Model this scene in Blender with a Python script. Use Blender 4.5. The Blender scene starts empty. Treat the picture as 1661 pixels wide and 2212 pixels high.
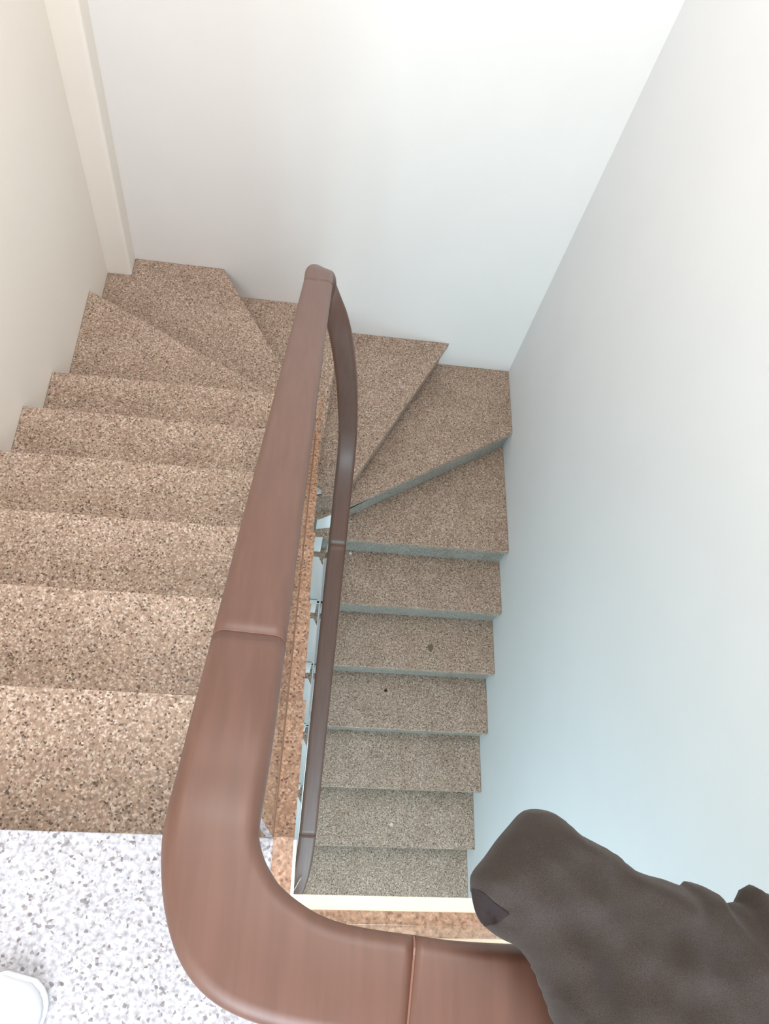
import bpy, bmesh, math, random
from mathutils import Vector, noise
random.seed(7)
C = bpy.context.scene.collection
SC = bpy.context.scene

# ------------------------------------------------------------------ camera
cam_d = bpy.data.cameras.new('camera'); cam = bpy.data.objects.new('camera', cam_d); C.objects.link(cam)
cam.location = (-0.05458754, -0.09104603, 1.31461328)
cam.rotation_euler = (0.462963343, -0.146375372, 0.0183300482)
cam_d.sensor_fit = 'HORIZONTAL'; cam_d.sensor_width = 36.0
cam_d.lens = 36.0 * 1695.0 / 1661.0
cam_d.clip_start = 0.02
SC.camera = cam

# ------------------------------------------------------------------ view, world, lights
SC.view_settings.view_transform = 'Standard'; SC.view_settings.look = 'None'
SC.view_settings.gamma = 1.0; SC.view_settings.use_curve_mapping = False
SC.view_settings.exposure = 0.0
W = bpy.data.worlds.new('world'); SC.world = W; W.use_nodes = True
W.node_tree.nodes['Background'].inputs[0].default_value = (0.9, 0.95, 1.0, 1)
W.node_tree.nodes['Background'].inputs[1].default_value = 0.6

def area(name, loc, target, sx, sy, power, col):
    d = bpy.data.lights.new(name, 'AREA'); d.shape = 'RECTANGLE'; d.size = sx; d.size_y = sy
    d.energy = power; d.color = col
    o = bpy.data.objects.new(name, d); C.objects.link(o); o.location = loc
    o.rotation_euler = (Vector(target) - Vector(loc)).to_track_quat('-Z', 'Y').to_euler()
    return o
# daylight through the skylight over the shaft, the landing window behind the camera and the window one floor down
area('skylight_daylight', (0.1, 1.0, 2.62), (0.1, 1.0, 0.0), 1.2, 1.6, 48, (1.0, 0.965, 0.915))
area('landing_window_daylight', (-0.25, -1.46, 1.35), (-0.25, 0.6, 0.4), 1.1, 1.3, 54, (0.84, 0.92, 1.0))
area('lower_window_daylight', (0.35, -1.46, -1.75), (0.6, 1.2, -1.9), 1.0, 1.2, 46, (0.62, 0.88, 1.0))

# ------------------------------------------------------------------ dimensions
g, h = 0.25, 0.1637
g2 = 0.24993
xL, xR, yF = -0.8784, 0.9959, 2.3448
y12 = 1.416; yl = -0.0774
ZT, ZB = 2.7, -3.62
yB = -1.5
S = h / g

# ------------------------------------------------------------------ materials
def mat(name):
    m = bpy.data.materials.new(name); m.use_nodes = True
    nt = m.node_tree; b = nt.nodes['Principled BSDF']
    return m, nt, b
def lin(c): return tuple(((v/255+0.055)/1.055)**2.4 if v > 10 else v/255/12.92 for v in c) + (1,)
def ramp(nt, stops, interp='LINEAR'):
    r = nt.nodes.new('ShaderNodeValToRGB'); r.color_ramp.interpolation = interp
    e = r.color_ramp.elements
    while len(e) < len(stops): e.new(0.5)
    for el, (p, c) in zip(e, stops): el.position = p; el.color = c
    return r
def granite(name, mid, light, dark, pink, cell=275.0, rough=0.42, tone=1.0):
    m, nt, b = mat(name); N = nt.nodes; L = nt.links
    tc = N.new('ShaderNodeTexCoord')
    v = N.new('ShaderNodeTexVoronoi'); v.inputs['Scale'].default_value = cell
    L.new(tc.outputs['Object'], v.inputs['Vector'])
    sep = N.new('ShaderNodeSeparateColor'); L.new(v.outputs['Color'], sep.inputs[0])
    r = ramp(nt, [(0.0, dark), (0.035, dark), (0.16, mid), (0.55, mid), (0.72, pink), (0.92, light), (1.0, light)])
    L.new(sep.outputs[0], r.inputs[0])
    n2 = N.new('ShaderNodeTexNoise'); n2.inputs['Scale'].default_value = 130; n2.inputs['Detail'].default_value = 5
    L.new(tc.outputs['Object'], n2.inputs['Vector'])
    r2 = ramp(nt, [(0.36, (0.72, 0.70, 0.68, 1)), (0.50, (0.99, 0.99, 0.99, 1)), (0.66, (1.18, 1.16, 1.14, 1))])
    L.new(n2.outputs['Fac'], r2.inputs[0])
    mx = N.new('ShaderNodeMix'); mx.data_type = 'RGBA'; mx.blend_type = 'MULTIPLY'; mx.inputs['Factor'].default_value = 1
    L.new(r.outputs[0], mx.inputs['A']); L.new(r2.outputs[0], mx.inputs['B'])
    n3 = N.new('ShaderNodeTexNoise'); n3.inputs['Scale'].default_value = 9; n3.inputs['Detail'].default_value = 3
    L.new(tc.outputs['Object'], n3.inputs['Vector'])
    r3 = ramp(nt, [(0.35, (0.93, 0.92, 0.90, 1)), (0.65, (1.06, 1.06, 1.06, 1))])
    L.new(n3.outputs['Fac'], r3.inputs[0])
    mx2 = N.new('ShaderNodeMix'); mx2.data_type = 'RGBA'; mx2.blend_type = 'MULTIPLY'; mx2.inputs['Factor'].default_value = 1
    L.new(mx.outputs['Result'], mx2.inputs['A']); L.new(r3.outputs[0], mx2.inputs['B'])
    L.new(mx2.outputs['Result'], b.inputs['Base Color'])
    b.inputs['Roughness'].default_value = rough
    b.inputs['Specular IOR Level'].default_value = 0.35
    return m
M_gran = granite('granite_tan', lin((157, 134, 117)), lin((194, 179, 166)), lin((88, 69, 57)), lin((173, 148, 132)))
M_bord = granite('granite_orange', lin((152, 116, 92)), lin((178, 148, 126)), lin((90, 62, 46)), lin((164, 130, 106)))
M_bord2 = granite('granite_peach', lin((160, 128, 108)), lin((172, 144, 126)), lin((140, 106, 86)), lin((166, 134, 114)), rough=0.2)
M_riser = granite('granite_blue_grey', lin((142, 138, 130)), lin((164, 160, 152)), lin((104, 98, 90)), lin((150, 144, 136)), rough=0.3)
M_land = granite('granite_pale', lin((172, 172, 180)), lin((190, 190, 198)), lin((126, 120, 122)), lin((180, 178, 184)), cell=235)
def plaster(name, col, rough=0.75):
    m, nt, b = mat(name); N = nt.nodes; L = nt.links
    tc = N.new('ShaderNodeTexCoord')
    n = N.new('ShaderNodeTexNoise'); n.inputs['Scale'].default_value = 3; n.inputs['Detail'].default_value = 4
    L.new(tc.outputs['Object'], n.inputs['Vector'])
    r = ramp(nt, [(0.3, tuple(c*0.975 for c in col[:3])+(1,)), (0.7, col)])
    L.new(n.outputs['Fac'], r.inputs[0]); L.new(r.outputs[0], b.inputs['Base Color'])
    nb = N.new('ShaderNodeTexNoise'); nb.inputs['Scale'].default_value = 120
    L.new(tc.outputs['Object'], nb.inputs['Vector'])
    bp = N.new('ShaderNodeBump'); bp.inputs['Strength'].default_value = 0.05; bp.inputs['Distance'].default_value = 0.002
    L.new(nb.outputs['Fac'], bp.inputs['Height']); L.new(bp.outputs[0], b.inputs['Normal'])
    b.inputs['Roughness'].default_value = rough; b.inputs['Specular IOR Level'].default_value = 0.2
    return m
M_wall = plaster('white_wall_paint', lin((235, 231, 228)))
M_wallw = plaster('warm_bounce_wall_paint', lin((238, 230, 220)))  # wall white tinted cream, warm light bounced off the treads put into the colour
M_wallc = plaster('cool_white_wall_paint', lin((232, 233, 235)))
M_white = plaster('white_stringer_paint', lin((238, 238, 238)))
M_cream = plaster('cream_edge_paint', lin((240, 226, 200)))
def wood(name, c1, c2, rough=0.36):
    m, nt, b = mat(name); N = nt.nodes; L = nt.links
    tc = N.new('ShaderNodeTexCoord'); mp = N.new('ShaderNodeMapping'); mp.inputs['Scale'].default_value = (30, 2.2, 3)
    L.new(tc.outputs['Object'], mp.inputs['Vector'])
    n = N.new('ShaderNodeTexNoise'); n.inputs['Scale'].default_value = 4; n.inputs['Detail'].default_value = 6
    L.new(mp.outputs[0], n.inputs['Vector'])
    r = ramp(nt, [(0.35, c1), (0.65, c2)]); L.new(n.outputs['Fac'], r.inputs[0])
    L.new(r.outputs[0], b.inputs['Base Color']); b.inputs['Roughness'].default_value = rough
    b.inputs['Coat Weight'].default_value = 0.35; b.inputs['Coat Roughness'].default_value = 0.42
    return m
M_wood = wood('varnished_brown_wood', lin((86, 54, 40)), lin((94, 61, 47)), 0.5)
M_joint = wood('filler', lin((112, 74, 58)), lin((120, 80, 64)))
def plain(name, col, rough=0.5, **k):
    m, nt, b = mat(name); b.inputs['Base Color'].default_value = col; b.inputs['Roughness'].default_value = rough
    for a, v in k.items(): b.inputs[a].default_value = v
    return m
M_glass, nt_, b_ = mat('tinted_glass')
b_.inputs['Base Color'].default_value = (0.86, 0.93, 0.90, 1); b_.inputs['Roughness'].default_value = 0.02
b_.inputs['Transmission Weight'].default_value = 1.0; b_.inputs['IOR'].default_value = 1.45
M_seal = plain('dark_sealant', lin((140, 104, 80)), 0.6)
M_lightseal = plain('pale_sealant', lin((236, 220, 222)), 0.5)
M_lining = plain('dark_maroon_lining', lin((30, 20, 21)), 0.95)
M_stain = plain('dried_stain', lin((104, 90, 72)), 0.7)
M_dark = plain('dark_crumb', lin((52, 40, 28)), 0.9)
M_shoe = plain('white_shoe_rubber', lin((235, 240, 245)), 0.45)
M_shoe2 = plain('white_shoe_canvas', lin((228, 232, 238)), 0.8)
M_straw = plain('pale_straw', lin((214, 196, 176)), 0.7)
def cloth_mat():
    m, nt, b = mat('dark_grey_brown_fleece'); N = nt.nodes; L = nt.links
    tc = N.new('ShaderNodeTexCoord')
    n = N.new('ShaderNodeTexNoise'); n.inputs['Scale'].default_value = 26; n.inputs['Detail'].default_value = 6
    L.new(tc.outputs['Object'], n.inputs['Vector'])
    r = ramp(nt, [(0.3, lin((48, 41, 37))), (0.5, lin((53, 46, 42))), (0.7, lin((58, 53, 51)))])
    L.new(n.outputs['Fac'], r.inputs[0])
    n2 = N.new('ShaderNodeTexNoise'); n2.inputs['Scale'].default_value = 1400; n2.inputs['Detail'].default_value = 2
    L.new(tc.outputs['Object'], n2.inputs['Vector'])
    r2 = ramp(nt, [(0.35, (0.75, 0.75, 0.75, 1)), (0.65, (1.2, 1.2, 1.2, 1))]); L.new(n2.outputs['Fac'], r2.inputs[0])
    mx = N.new('ShaderNodeMix'); mx.data_type = 'RGBA'; mx.blend_type = 'MULTIPLY'; mx.inputs['Factor'].default_value = 1
    L.new(r.outputs[0], mx.inputs['A']); L.new(r2.outputs[0], mx.inputs['B'])
    L.new(mx.outputs['Result'], b.inputs['Base Color'])
    b.inputs['Roughness'].default_value = 0.95; b.inputs['Sheen Weight'].default_value = 0.08; b.inputs['Specular IOR Level'].default_value = 0.2
    bp = N.new('ShaderNodeBump'); bp.inputs['Strength'].default_value = 0.25; bp.inputs['Distance'].default_value = 0.001
    L.new(n2.outputs['Fac'], bp.inputs['Height']); L.new(bp.outputs[0], b.inputs['Normal'])
    return m
M_cloth = cloth_mat()

# ------------------------------------------------------------------ helpers
def obj(name, bm, m, parent=None, smooth=False, bevel=0, seg=2):
    if bevel:
        bmesh.ops.bevel(bm, geom=list(bm.edges), offset=bevel, segments=seg, profile=0.5, affect='EDGES', clamp_overlap=True)
    bmesh.ops.recalc_face_normals(bm, faces=bm.faces)
    me = bpy.data.meshes.new(name); bm.to_mesh(me); bm.free(); me.materials.append(m)
    if smooth: me.polygons.foreach_set('use_smooth', [True]*len(me.polygons))
    o = bpy.data.objects.new(name, me); C.objects.link(o)
    if parent: o.parent = parent
    return o
def tag(o, label, cat, group=None, kind=None):
    if label: o['label'] = label
    if cat: o['category'] = cat
    if group: o['group'] = group
    if kind: o['kind'] = kind
    return o
def empty(name, loc=(0, 0, 0)):
    o = bpy.data.objects.new(name, None); C.objects.link(o); o.location = loc; return o
def prism(poly, z0, z1, bm=None):
    bm = bm or bmesh.new()
    a = [bm.verts.new((x, y, z0)) for x, y in poly]; b = [bm.verts.new((x, y, z1)) for x, y in poly]
    n = len(poly)
    bm.faces.new(a[::-1]); bm.faces.new(b)
    for i in range(n): bm.faces.new((a[i], a[(i+1) % n], b[(i+1) % n], b[i]))
    return bm
def box(x0, x1, y0, y1, z0, z1, bm=None):
    return prism([(x0, y0), (x1, y0), (x1, y1), (x0, y1)], z0, z1, bm)
def side_prism(profile, xa, xb, bm=None):
    """profile in (y,z); xa, xb functions of y"""
    bm = bm or bmesh.new()
    a = [bm.verts.new((xa(y), y, z)) for y, z in profile]; b = [bm.verts.new((xb(y), y, z)) for y, z in profile]
    n = len(profile)
    bm.faces.new(a); bm.faces.new(b[::-1])
    for i in range(n): bm.faces.new((a[i], b[i], b[(i+1) % n], a[(i+1) % n]))
    return bm

# ------------------------------------------------------------------ structure
def struct(name, bm, m, label, cat='wall', bevel=0):
    o = obj(name, bm, m, bevel=bevel); tag(o, label, cat, kind='structure'); return o
T = 0.11
struct('wall_left', box(xL-T, xL, yB-T, yF+T, ZB, ZT), M_wallw, 'white painted wall on the left of the descending stairs, warm bounce light in its colour')
struct('wall_right', box(xR, xR+T, yB-T, yF+T, ZB, ZT), M_wallc, 'white painted wall on the right beside the lower flight')
wf = struct('wall_far', box(xL, xR, yF, yF+T, ZB, ZT), M_wall, 'white painted end wall behind the turning steps')
obj('pilaster', box(xL-0.015, xL+0.0978, yF-0.0934, yF+0.015, ZB+0.1, ZT-0.02), M_wallw, wf, bevel=0.012, seg=6)
# near wall with the two window openings (behind the camera)
bm = bmesh.new()
ox = [(-0.85, 0.35, 0.65, 2.05), (-0.2, 0.9, -2.4, -1.1)]
box(xL, xR, yB-T, yB, 2.05, ZT, bm); box(xL, xR, yB-T, yB, -1.1, 0.65, bm); box(xL, xR, yB-T, yB, ZB, -2.4, bm)
box(0.35, xR, yB-T, yB, 0.65, 2.05, bm); box(xL, -0.85, yB-T, yB, 0.65, 2.05, bm)
box(xL, -0.2, yB-T, yB, -2.4, -1.1, bm); box(0.9, xR, yB-T, yB, -2.4, -1.1, bm)
struct('wall_near', bm, M_wall, 'white painted wall behind the landing')
bm = bmesh.new()
box(xL, xR, yB, 0.15, ZT-0.02, ZT+0.1, bm); box(xL, xR, 1.85, yF, ZT-0.02, ZT+0.1, bm)
box(xL, -0.55, 0.15, 1.85, ZT-0.02, ZT+0.1, bm); box(0.75, xR, 0.15, 1.85, ZT-0.02, ZT+0.1, bm)
struct('ceiling', bm, M_wall, 'white ceiling with the skylight opening', 'ceiling')

def x0(y): return 0.002 + 0.022*max(y, 0)
NO = 0.018   # nosing overhang
TH = 0.028   # slab thickness
# landing floor: granite slab over a plastered concrete slab
Lpoly = [(xL, yB), (xR, yB), (xR, yl-0.020), (0.0-0.004, yl-0.020), (0.0-0.004, 0.0), (xL, 0.0)]
fl = struct('floor', prism(Lpoly, -TH, 0.0), M_land, 'pale speckled granite landing floor beside the handrail corner', 'floor', bevel=0.0015)
Spoly = [(xL, yB), (xR, yB), (xR, yl-0.020), (-0.006, yl-0.020), (-0.006, -NO), (xL, -NO)]
obj('landing_slab', prism(Spoly, -h, -TH), M_white, fl)
struct('trim_1', box(-0.004, xR, yl-0.020, yl, -0.16, 0.001), M_cream, 'cream painted edge strip along the landing opening', 'trim')
struct('trim_2', box(-0.004, 0.001, yl, -0.002, -0.16, 0.0005), M_white, 'thin white painted edge at the landing corner', 'trim')
struct('floor_lower', box(xL, xR, yB, yF, ZB, ZB+0.1), M_gran, 'granite floor of the storey below', 'floor')

# ------------------------------------------------------------------ staircase
st = empty('staircase', (0, 0, 0))
tag(st, 'speckled tan granite winder staircase turning from the landing down to the lower flight', 'staircase')
XB = 0.083
E_ = 1.545
# nosing lines: list of (x,y) from outer wall to the well
NL = {}
for k in range(0, 7): NL[k] = [(xL, k*g), (x0(k*g), k*g)]
NL[7] = [(xL, 2.005), (0.036, 1.515)]
NL[8] = [(-0.4114, yF), (0.036, 1.592)]
NL[9] = [(0.125, yF), (0.060, E_)]
NL[10] = [(0.652, yF), (0.175, 1.474), (XB, 1.455)]
NL[11] = [(xR, 1.976), (0.20, 1.497), (XB, 1.437)]
NK = 20
for k in range(12, NK): NL[k] = [(xR, y12-(k-12)*g2), (XB, y12-(k-12)*g2)]
def shift(line, d, k):
    """move a nosing line uphill by d"""
    out = []
    n = len(line)
    (ax, ay), (bx, by) = line[0], line[-1]
    nx, ny = (by-ay), -(bx-ax)
    l = math.hypot(nx, ny); nx /= l; ny /= l
    # uphill: left flight -> -y ; winders -> towards the previous nosing ; right -> +y
    prev = NL.get(k-1)
    if prev: tx, ty = prev[0][0]-ax, prev[0][1]-ay
    else: tx, ty = 0, -1
    if k == 8: tx, ty = -1, -1
    if k == 10: tx, ty = -1, 0.2
    if k == 11: tx, ty = 0, 1
    if nx*tx+ny*ty < 0: nx, ny = -nx, -ny
    out = [(x+nx*d, y+ny*d) for x, y in line]
    if 7 <= k <= 11 and d > 0:
        (px, py), (qx, qy) = out[0], out[1]
        if k in (7, 11): wx = xL if k == 7 else xR; out[0] = (wx, py+(qy-py)*(wx-px)/(qx-px))
        else: out[0] = (px+(qx-px)*(yF-py)/(qy-py), yF)
    return out
def clampw(poly):
    return [(min(max(x, xL+0.001), xR-0.001), min(y, yF-0.001)) for x, y in poly]
extra = {8: [(xL, yF-0.0962), (xL+0.1005, yF-0.0962), (xL+0.1005, yF)], 11: [(xR, yF)]}      # room corners inside a tread, between wall ends of the two nosings
inner = {9: [], 10: [(0.083, 1.50)]}
def tread_poly(k, back=0.045):
    up = shift(NL[k-1], back, k-1); dn = NL[k]
    mid_out = extra.get(k, [])
    return clampw(up[::-1] + mid_out + dn) if True else None
for k in range(1, NK):
    z = -k*h
    up = shift(NL[k-1], 0.045, k-1)
    if k-1 == 0: up = [(xL, -0.045), (-0.006, -0.045)]
    poly = up[::-1] + extra.get(k, []) + NL[k]
    if k == 10: poly = up[::-1] + NL[k] + [(0.083, 1.50)]
    if k == 9: poly = up[::-1] + NL[k] + [(0.040, 1.552)]
    if k == 8: poly = up[::-1] + [(xL, yF-0.0962), (xL+0.1005, yF-0.0962), (xL+0.1005, yF)] + NL[k]
    bm = prism(clampw(poly), z-TH, z)
    obj('tread', bm, M_gran, st, bevel=0.0012, seg=1)
    # riser below nosing k-1, standing on this tread
    def riser(line, kk, ztop, zbot):
        a = shift(line, NO, kk); b = shift(line, NO+0.018, kk)
        return prism(clampw(a + b[::-1]), zbot, ztop)
    if k == 1: ln = [(xL, 0.0), (-0.006, 0.0)]
    else: ln = NL[k-1]
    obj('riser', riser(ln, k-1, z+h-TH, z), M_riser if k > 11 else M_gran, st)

# plastered bodies under the steps
prof = []
for k in range(1, 7):
    prof += [((k-1)*g-NO, -k*h-TH), (k*g-NO-0.002, -k*h-TH)]
prof += [(6*g-NO-0.002, -6*h-TH-0.20), (-NO, -TH-h-0.14)]
obj('flight_body', side_prism(prof, lambda y: xL+0.001, lambda y: x0(y)-0.003), M_white, st)
prof = []
for k in range(NK-1, 12, -1):
    yy = y12-(k-12)*g2
    prof += [(yy+NO+0.012, -k*h-TH), (yy+g2+NO+0.012, -k*h-TH)]
yb = y12-(NK-1-12)*g2+NO+0.012; yt = y12+NO+0.012
prof += [(yt, -13*h-TH-0.13), (yb, -(NK-1)*h-TH-0.13)]
obj('flight_body', side_prism(prof, lambda y: XB+0.002, lambda y: xR-0.001), M_white, st)
for k in range(7, 13):
    up = shift(NL[k-1], 0.0, k-1); 
    poly = up[::-1] + extra.get(k, []) + shift(NL[k], NO+0.012, k)
    if k == 10: poly = up[::-1] + shift(NL[k], NO+0.012, k) + [(0.084, 1.515)]
    if k == 9: poly = up[::-1] + shift(NL[k], NO+0.012, k) + [(0.044, 1.566)]
    zb = -k*h-TH-0.30
    obj('winder_body', prism(clampw(poly), zb, -k*h-TH), M_white, st)
# white painted end strips on the lower flight, well side
for k in range(13, NK):
    yy = y12-(k-12)*g2; z = -k*h
    poly = [(XB, yy), (XB+0.05, yy), (XB+0.05, yy+g2-0.075), (XB+0.026, yy+g2-NO-0.012), (XB, yy+g2-NO-0.012)]
    poly = [(x-0.002 if x == XB else x, y) for x, y in poly]
    obj('edge_strip', prism(poly, z-TH-0.012, z+0.003), M_white, st)
    obj('nosing_joint', box(XB-0.0025, XB+0.030, yy+0.004, yy+0.0075, z, z+0.0036), M_seal, st)
    yn = yy+g2
    obj('edge_cap', box(XB-0.002, XB+0.032, yn-0.0015, yn+NO+0.012, z+0.001, z+h-0.0005), M_white, st)

# tan-orange granite border between glass and stairwell
def bx_(y): return -0.034+0.040*max(y, 0)
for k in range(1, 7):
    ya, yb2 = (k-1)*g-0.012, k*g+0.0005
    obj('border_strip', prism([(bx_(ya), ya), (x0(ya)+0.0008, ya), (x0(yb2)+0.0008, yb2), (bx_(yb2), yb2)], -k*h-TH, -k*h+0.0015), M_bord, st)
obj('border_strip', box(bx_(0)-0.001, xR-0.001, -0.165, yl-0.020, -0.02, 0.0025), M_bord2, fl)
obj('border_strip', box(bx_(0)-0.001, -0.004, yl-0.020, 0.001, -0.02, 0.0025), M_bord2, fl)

# ------------------------------------------------------------------ handrail and glass
bal = empty('balustrade', (-0.088, -0.05, 0))
tag(bal, 'brown varnished wooden handrail on glass panels curling down round the stairwell', 'railing')
def par(o): o.parent = bal; o.matrix_parent_inverse = bal.matrix_world.inverted() if False else o.matrix_parent_inverse; o.location = (0.088, 0.05, 0); return o
def zl(y): return 0.70 - S*y
def zr_(y): return -12*h + 0.70 + S*(y-y12)
P = [(0.985, -0.150, 0.70), (0.6, -0.150, 0.70), (0.3, -0.150, 0.70), (0.12, -0.148, 0.70), (0.055, -0.143, 0.70), (0.0, -0.136, 0.70),
     (-0.036, -0.126, 0.70), (-0.064, -0.110, 0.70), (-0.081, -0.084, 0.70), (-0.0895, -0.055, 0.70), (-0.0895, -0.03, 0.698), (-0.087, 0.0, 0.688)]
iA = 4
for y in (0.05, 0.13): P.append((-0.086+0.048*y, y, zl(y)))
iB = len(P)-1
for y in (0.3, 0.6, 0.9, 1.1, 1.22): P.append((-0.086+0.048*y, y, zl(y)))
iC = len(P)-1
P += [(-0.024, 1.32, -0.165), (-0.008, 1.375, -0.222), (0.014, 1.40, -0.285), (0.032, 1.405, -0.375), (0.052, 1.41, -0.49), (0.078, 1.415, -0.64),
      (0.104, 1.42, -0.80), (0.125, 1.425, -0.97), (0.140, 1.42, -1.11), (0.147, 1.38, -1.235)]
for y in (1.27, 1.15): P.append((0.129+0.015*y, y, zr_(y)))
iD = len(P)-1
for y in (0.9, 0.6, 0.3, 0.16): P.append((0.129+0.015*y, y, zr_(y)))
iE = len(P)-1
P += [(0.127, 0.08, zr_(0.08)), (0.115, 0.0, zr_(0.0)), (0.092, -0.06, zr_(-0.05)), (0.055, -0.10, zr_(-0.07)), (0.0, -0.13, zr_(-0.07))]
def cr(p0, p1, p2, p3, t):
    return 0.5*((2*p1)+(p2-p0)*t+(2*p0-5*p1+4*p2-p3)*t*t+(3*p1-p0-3*p2+p3)*t**3)
V = [Vector(p) for p in P]
SUB = 8
fine = []; idx = {}
for i in range(len(V)-1):
    idx[i] = len(fine)
    a = V[i-1] if i else 2*V[0]-V[1]; d = V[i+2] if i+2 < len(V) else 2*V[-1]-V[-2]
    for s in range(SUB): fine.append(cr(a, V[i], V[i+1], d, s/SUB))
fine.append(V[-1]); idx[len(V)-1] = len(fine)-1
# frames: side vector from the smoothed horizontal heading
side = []
for i in range(len(fine)):
    a = fine[max(i-2, 0)]; b = fine[min(i+2, len(fine)-1)]
    t = b-a; s = Vector((t.y, -t.x, 0)); side.append(s.normalized())
for i in range(len(fine)):
    if idx[iC] < i <= idx[iD]:
        f = max(0.0, min(1.0, (-0.20-fine[i].z)/0.42)); f = f*f*(3-2*f)
        side[i] = (side[i]*(1-f) + Vector((-1, 0, 0))*f).normalized()
for _ in range(6):
    side = [(side[max(i-1, 0)]+side[i]*2+side[min(i+1, len(side)-1)]).normalized() for i in range(len(side))]
def prof_pts(w=0.068, t=0.046, r=0.012, n=4):
    pts = []
    for cx, cy, a0 in ((w/2-r, -r, 90), (w/2-r, -t+r, 0), (-w/2+r, -t+r, -90), (-w/2+r, -r, 180)):
        for k in range(n+1):
            a = math.radians(a0 - 90*k/n); pts.append((cx+r*math.cos(a), cy+r*math.sin(a)))
    return pts
def sweep(name, i0, i1, m, parent, grow=0.0):
    bm = bmesh.new(); rings = []
    for i in range(i0, i1+1):
        pp = prof_pts(0.068+0.013*math.exp(-((fine[i]-Vector((-0.062, -0.112, 0.7))).length/0.045)**2), 0.046)
        c = fine[i]; a = fine[max(i-1, 0)]; b = fine[min(i+1, len(fine)-1)]
        t = (b-a).normalized(); s = side[i]; s = (s - t*s.dot(t)).normalized(); n = s.cross(t).normalized()
        rings.append([bm.verts.new(c + s*u + n*(v+grow)) for u, v in pp])
    for r0, r1 in zip(rings, rings[1:]):
        for k in range(len(pp)): bm.faces.new((r0[k], r0[(k+1) % len(pp)], r1[(k+1) % len(pp)], r1[k]))
    bm.faces.new(rings[0]); bm.faces.new(rings[-1][::-1])
    o = obj(name, bm, m, parent, smooth=True)
    return o
cuts = [0, iA, iB, iC, iD, iE, len(V)-1]
for a, b in zip(cuts, cuts[1:]):
    par(sweep('handrail_section', idx[a], idx[b], M_wood, bal))
for c in cuts[1:-2]:
    # thin filler line at each glued joint
    i = idx[c]
    bm = bmesh.new(); pp = prof_pts(0.0683, 0.0463)
    c0 = fine[i]; t = (fine[i+1]-fine[i-1]).normalized(); s = side[i]; s = (s-t*s.dot(t)).normalized(); n = s.cross(t).normalized()
    rr = [[bm.verts.new(c0+t*d+s*u+n*(v+0.00015)) for u, v in pp] for d in (-0.0007, 0.0007)]
    for k in range(len(pp)): bm.faces.new((rr[0][k], rr[0][(k+1) % len(pp)], rr[1][(k+1) % len(pp)], rr[1][k]))
    bm.faces.new(rr[0]); bm.faces.new(rr[1][::-1])
    par(obj('rail_joint', bm, M_joint, bal))
def slab4(pts, tvec):
    """panel from 4 corners extruded by tvec"""
    bm = bmesh.new(); a = [bm.verts.new(p) for p in pts]; b = [bm.verts.new(Vector(p)+Vector(tvec)) for p in pts]
    bm.faces.new(a); bm.faces.new(b[::-1])
    for i in range(4): bm.faces.new((a[i], b[i], b[(i+1) % 4], a[(i+1) % 4]))
    return bm
gt = 0.010
def gx(y): return -0.046+0.040*y
for ya, yb_ in ((0.0, 0.60), (0.608, 1.24)):
    pts = [(gx(ya), ya, -S*ya+0.004), (gx(yb_), yb_, -S*yb_+0.004), (-0.088+0.048*yb_, yb_, zl(yb_)-0.045), (-0.088+0.048*ya, ya, zl(ya)-0.045)]
    par(obj('glass_panel', slab4(pts, (gt, 0, 0)), M_glass, bal))
    pts2 = [(gx(ya)+gt, ya, -S*ya+0.003), (gx(yb_)+gt, yb_, -S*yb_+0.003), (gx(yb_)+gt, yb_, -S*yb_+0.007), (gx(ya)+gt, ya, -S*ya+0.007)]
    par(obj('glass_seal', slab4(pts2, (0.0018, 0, 0)), M_seal, bal))
def zn(y): return -12*h + S*(y-y12)
for ya, yb_ in ((0.02, 0.68), (0.688, 1.33)):
    pts = [(0.122, ya, zn(ya)+0.006), (0.130, yb_, zn(yb_)+0.006), (0.144, yb_, zr_(yb_)-0.045), (0.127, ya, zr_(ya)-0.045)]
    par(obj('glass_panel', slab4(pts, (gt, 0, 0)), M_glass, bal))
    pts2 = [(0.118, ya, zn(ya)+0.007), (0.126, yb_, zn(yb_)+0.007), (0.126, yb_, zn(yb_)+0.012), (0.118, ya, zn(ya)+0.012)]
    par(obj('glass_seal', slab4(pts2, (0.004, 0, 0)), M_lightseal, bal))
for xa, xb_ in ((0.0, 0.49), (0.498, 0.985)):
    pts = [(xa, -0.125, 0.004), (xb_, -0.125, 0.004), (xb_, -0.150, 0.656), (xa, -0.143, 0.656)]
    par(obj('glass_panel', slab4(pts, (0, gt, 0)), M_glass, bal))

# ------------------------------------------------------------------ jacket over the rail
from mathutils.geometry import delaunay_2d_cdt
JP = [(0.0902, -0.0737), (0.0923, -0.0679), (0.1005, -0.059), (0.1092, -0.0484), (0.1181, -0.0391), (0.1271, -0.0302), (0.1341, -0.0269), (0.1444, -0.0266), (0.1545, -0.0293), (0.1633, -0.0356), (0.1689, -0.0416), (0.1821, -0.0473), (0.195, -0.0542), (0.206, -0.0629), (0.2174, -0.0674), (0.2307, -0.0703), (0.243, -0.0739), (0.2458, -0.0712), (0.2546, -0.0725), (0.2645, -0.0761), (0.2698, -0.081), (0.2719, -0.0865), (0.2769, -0.0844), (0.2829, -0.0837), (0.2848, -0.0848), (0.2896, -0.0768), (0.2955, -0.0722), (0.3017, -0.0745), (0.3068, -0.0773), (0.34, -0.0862), (0.3892, -0.0912), (0.3496, -0.2274), (0.1658, -0.2246), (0.1461, -0.1659), (0.1385, -0.1459), (0.1341, -0.1331), (0.1277, -0.1213), (0.1203, -0.1134), (0.1111, -0.1094), (0.1018, -0.1041), (0.0951, -0.0974), (0.0916, -0.0878)]
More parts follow.
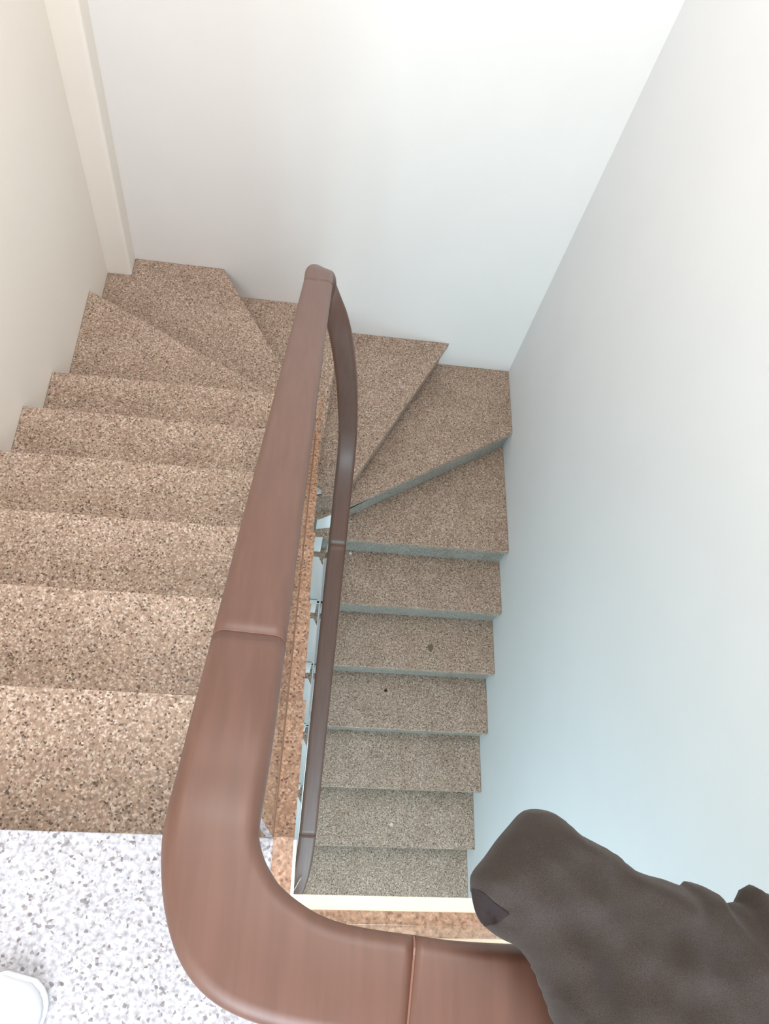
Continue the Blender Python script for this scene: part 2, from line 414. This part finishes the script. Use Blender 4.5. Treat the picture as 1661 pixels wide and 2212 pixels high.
def smooth_poly(pts, sub=3):
    out = []; n = len(pts)
    for i in range(n):
        p0, p1, p2, p3 = [Vector(pts[(i+j) % n]) for j in (-1, 0, 1, 2)]
        m = max(1, min(12, int((p2-p1).length/0.0025)))
        for s_ in range(m): out.append(cr(p0, p1, p2, p3, s_/m))
    return out
bd = smooth_poly([Vector((x, y, 0)) for x, y in JP])
bd2 = [v.to_2d() for v in bd]
def dist(p):
    best = 9
    n = len(bd2)
    for i in range(n):
        a, b = bd2[i], bd2[(i+1) % n]; ab = b-a
        t = max(0, min(1, (p-a).dot(ab)/max(ab.dot(ab), 1e-12)))
        dd = (a+ab*t-p).length
        if dd < best: best = dd
    return best
def inside(p):
    c = False; n = len(bd2)
    for i in range(n):
        a, b = bd2[i], bd2[(i+1) % n]
        if (a.y > p.y) != (b.y > p.y) and p.x < (b.x-a.x)*(p.y-a.y)/(b.y-a.y)+a.x: c = not c
    return c
LIN = [Vector(p) for p in [(0.0913, -0.0794), (0.0956, -0.0827), (0.1012, -0.0876), (0.1104, -0.0944), (0.1076, -0.0985), (0.1031, -0.1002), (0.0974, -0.1014), (0.0926, -0.0974), (0.0903, -0.0906), (0.0892, -0.0837)]]
xs = [p.x for p in bd2]; ys = [p.y for p in bd2]
stp = 0.0034; ipts = []
yy = min(ys)
while yy < max(ys):
    xx = min(xs)
    while xx < max(xs):
        p = Vector((xx+random.uniform(-.0008, .0008), yy+random.uniform(-.0008, .0008)))
        if inside(p):
            d = dist(p)
            if d > 0.0022: ipts.append((p, d))
        xx += stp
    yy += stp
lpts = []
for i in range(len(LIN)):
    for j in range(4):
        p = LIN[i].lerp(LIN[(i+1) % len(LIN)], j/4)
        if inside(p) and dist(p) > 0.001: lpts.append((p, dist(p)))
ipts = [q for q in ipts if all((q[0]-l[0]).length > 0.0017 for l in lpts)] + lpts
def in_lin(p):
    c = False; n = len(LIN)
    for i in range(n):
        a, b = LIN[i], LIN[(i+1) % n]
        if (a.y > p.y) != (b.y > p.y) and p.x < (b.x-a.x)*(p.y-a.y)/(b.y-a.y)+a.x: c = not c
    return c
allp = bd2 + [p for p, d in ipts]; nb = len(bd2)
dd = [0.0]*nb + [d for p, d in ipts]
res = delaunay_2d_cdt(allp, [], [list(range(nb))], 1, 1e-6)
vs, fs, orig = res[0], res[2], res[3]
FOLDS = [((0.0965, -0.0815), (0.112, -0.0965), 0.0035, 0.0022), ((0.097, -0.092), (0.108, -0.102), -0.010, 0.0055), ((0.12, -0.045), (0.165, -0.085), 0.006, 0.008), ((0.115, -0.108), (0.16, -0.165), 0.005, 0.004), ((0.155, -0.05), (0.23, -0.09), 0.006, 0.010), ((0.20, -0.12), (0.33, -0.15), 0.005, 0.010),
         ((0.26, -0.09), (0.30, -0.17), 0.006, 0.008), ((0.17, -0.12), (0.23, -0.22), -0.004, 0.010), ((0.16, -0.035), (0.182, -0.045), -0.005, 0.004)]
def ztop(p, d):
    q = min(d/0.034, 1.0)
    z = 0.030*math.sqrt(max(0, 1-(1-q)**2))
    for a, b, amp, w in FOLDS:
        a = Vector(a); b = Vector(b); ab = b-a
        t = max(0, min(1, (p-a).dot(ab)/ab.dot(ab))); e = (a+ab*t-p).length
        z += amp*math.exp(-(e/w)**2)*min(1, d/0.008)
    z += 0.008*noise.noise(Vector((p.x*28+p.y*22, p.y*40-p.x*18, 1.3)))*min(1, d/0.01)
    return z
bm = bmesh.new(); up = []; lo = []
for i, v in enumerate(vs):
    k = orig[i][0] if orig[i] else 0
    d = dd[k]
    e = bm.verts.new((v.x, v.y, 0.735 + ztop(v, d))); up.append(e)
    if k < nb: lo.append(e)
    else: lo.append(bm.verts.new((v.x, v.y, 0.735 - 0.026*math.sqrt(max(0, 1-(1-min(d/0.02, 1))**2)))))
for f in fs:
    bm.faces.new([up[i] for i in f])
    g_ = [lo[i] for i in f][::-1]
    if len(set(g_)) == 3 and any(lo[i] is not up[i] for i in f):
        try: bm.faces.new(g_)
        except ValueError: pass
bl = bmesh.new(); mp_ = {}
for f in fs:
    cpt = sum(((up[i].co.to_2d()) for i in f), Vector((0, 0)))/3
    if in_lin(cpt):
        for i in f:
            if i not in mp_: mp_[i] = (bl.verts.new(up[i].co+Vector((0, 0, 0.0007))), bl.verts.new(up[i].co-Vector((0, 0, 0.001))))
        bl.faces.new([mp_[i][0] for i in f]); bl.faces.new([mp_[i][1] for i in f][::-1])
be = [e for e in bl.edges if e.is_boundary and any(e.verts[0] is v[0] for v in mp_.values())]
jk = obj('jacket', bm, M_cloth, smooth=True)
tag(jk, 'dark grey-brown jacket sleeve lying crumpled over the landing handrail', 'jacket')
ol = obj('sleeve_opening', bl, M_lining, jk, smooth=True); ol['label'] = 'dark maroon inside of the sleeve end'

# ------------------------------------------------------------------ shoe toe on the landing
sh = empty('shoe', (-0.383, -0.316, 0))
tag(sh, 'rounded white shoe toe on the pale landing floor, cut off by the frame', 'shoe')
def shoe_part(name, z0, z1, grow, dome, m):
    bm = bmesh.new(); NY, NA = 28, 20; rings = []
    for i in range(NY+1):
        t = i/NY; y = -t*0.275*(1+grow*0.1)
        w = 0.058*math.sqrt(max(0, 1-((0.17-min(t, 0.17))/0.17)**2.0))**0.9 if t < 0.17 else 0.058-0.018*math.sin((t-0.17)/0.83*math.pi*0.9)
        if t > 0.9: w *= math.sqrt(max(0.0, 1-((t-0.9)/0.1)**2))
        w = max(w+grow*(0 if w < 0.002 else 1), 0.0012)
        zt = z1 + dome*(0.35+0.65*min(t/0.35, 1))*math.sqrt(min(1, w/0.04)) if dome else z1
        r = []
        for a in range(NA+1):
            ph = math.pi*a/NA; cx = math.cos(ph); sx = math.sin(ph)
            r.append(bm.verts.new((w*cx, y+0.133+grow, z0+(zt-z0)*(sx**0.6))))
        rings.append(r)
    for r0, r1 in zip(rings, rings[1:]):
        for k in range(NA): bm.faces.new((r0[k], r0[k+1], r1[k+1], r1[k]))
        bm.faces.new((r0[NA], r0[0], r1[0], r1[NA]))
    bm.faces.new(rings[0]); bm.faces.new(rings[-1][::-1])
    return obj(name, bm, m, sh, smooth=True)
shoe_part('sole', 0.0005, 0.022, 0.004, 0, M_shoe)
shoe_part('upper', 0.012, 0.03, 0.0, 0.045, M_shoe2)

# ------------------------------------------------------------------ small bits lying on the steps
def crumb(name, loc, r, m, label, cat, flat=0.5):
    bm = bmesh.new(); bmesh.ops.create_icosphere(bm, subdivisions=2, radius=r)
    for v in bm.verts:
        v.co *= 1+0.35*noise.noise(v.co*300+Vector(loc)*10); v.co.z *= flat
    zmin = min(v.co.z for v in bm.verts)
    o = obj(name, bm, m, smooth=True); o.location = (loc[0], loc[1], loc[2]-zmin); tag(o, label, cat); return o
crumb('debris', ((0.49, 0.848)[0], (0.49, 0.848)[1], -15*h), 0.008, M_dark, 'small dark crumb of debris lying on a lower step', 'debris', 0.4)
crumb('plaster_chip', ((0.26, 1.419)[0], (0.26, 1.419)[1], -13*h), 0.007, M_lightseal, 'tiny white plaster chip on the step beside the lower handrail', 'chip', 0.3)
crumb('plaster_chip', ((0.576, 0.272)[0], (0.576, 0.272)[1], -17*h), 0.009, M_straw, 'pale pinkish chip on a step near the bottom of the lower flight', 'chip', 0.15)
bm = bmesh.new(); n = 14
a = [bm.verts.new(((0.681, 1.025)[0]+0.016*math.cos(t_)*(1+0.3*math.sin(3*t_))*0.8, (0.681, 1.025)[1]+0.022*math.sin(t_)*(1+0.2*math.cos(2*t_)), -14*h+0.0006)) for t_ in [2*math.pi*i/n for i in range(n)]]
b = [bm.verts.new((v.co.x, v.co.y, -14*h-0.001)) for v in a]
bm.faces.new(a); bm.faces.new(b[::-1])
for i in range(n): bm.faces.new((a[i], a[(i+1) % n], b[(i+1) % n], b[i]))
obj('stain', bm, M_stain, st)

a_ = Vector((0.090, -0.046, -2.2085)); b_2 = Vector((0.121, 0.006, -2.1775))
bm = bmesh.new(); d_ = (b_2-a_).normalized(); u_ = d_.cross(Vector((0, 0, 1))).normalized(); w_ = u_.cross(d_)
rg = []
for i in range(9):
    t_ = i/8; c_ = a_.lerp(b_2, t_) + u_*0.0012*math.sin(t_*6)
    rg.append([bm.verts.new(c_ + (u_*math.cos(q)+w_*math.sin(q))*0.0013) for q in [k*math.pi/3 for k in range(6)]])
for r0, r1 in zip(rg, rg[1:]):
    for k in range(6): bm.faces.new((r0[k], r0[(k+1) % 6], r1[(k+1) % 6], r1[k]))
bm.faces.new(rg[0]); bm.faces.new(rg[-1][::-1])
tag(obj('straw', bm, M_straw, smooth=True), 'thin pale straw lying across the lowest end of the handrail', 'straw')
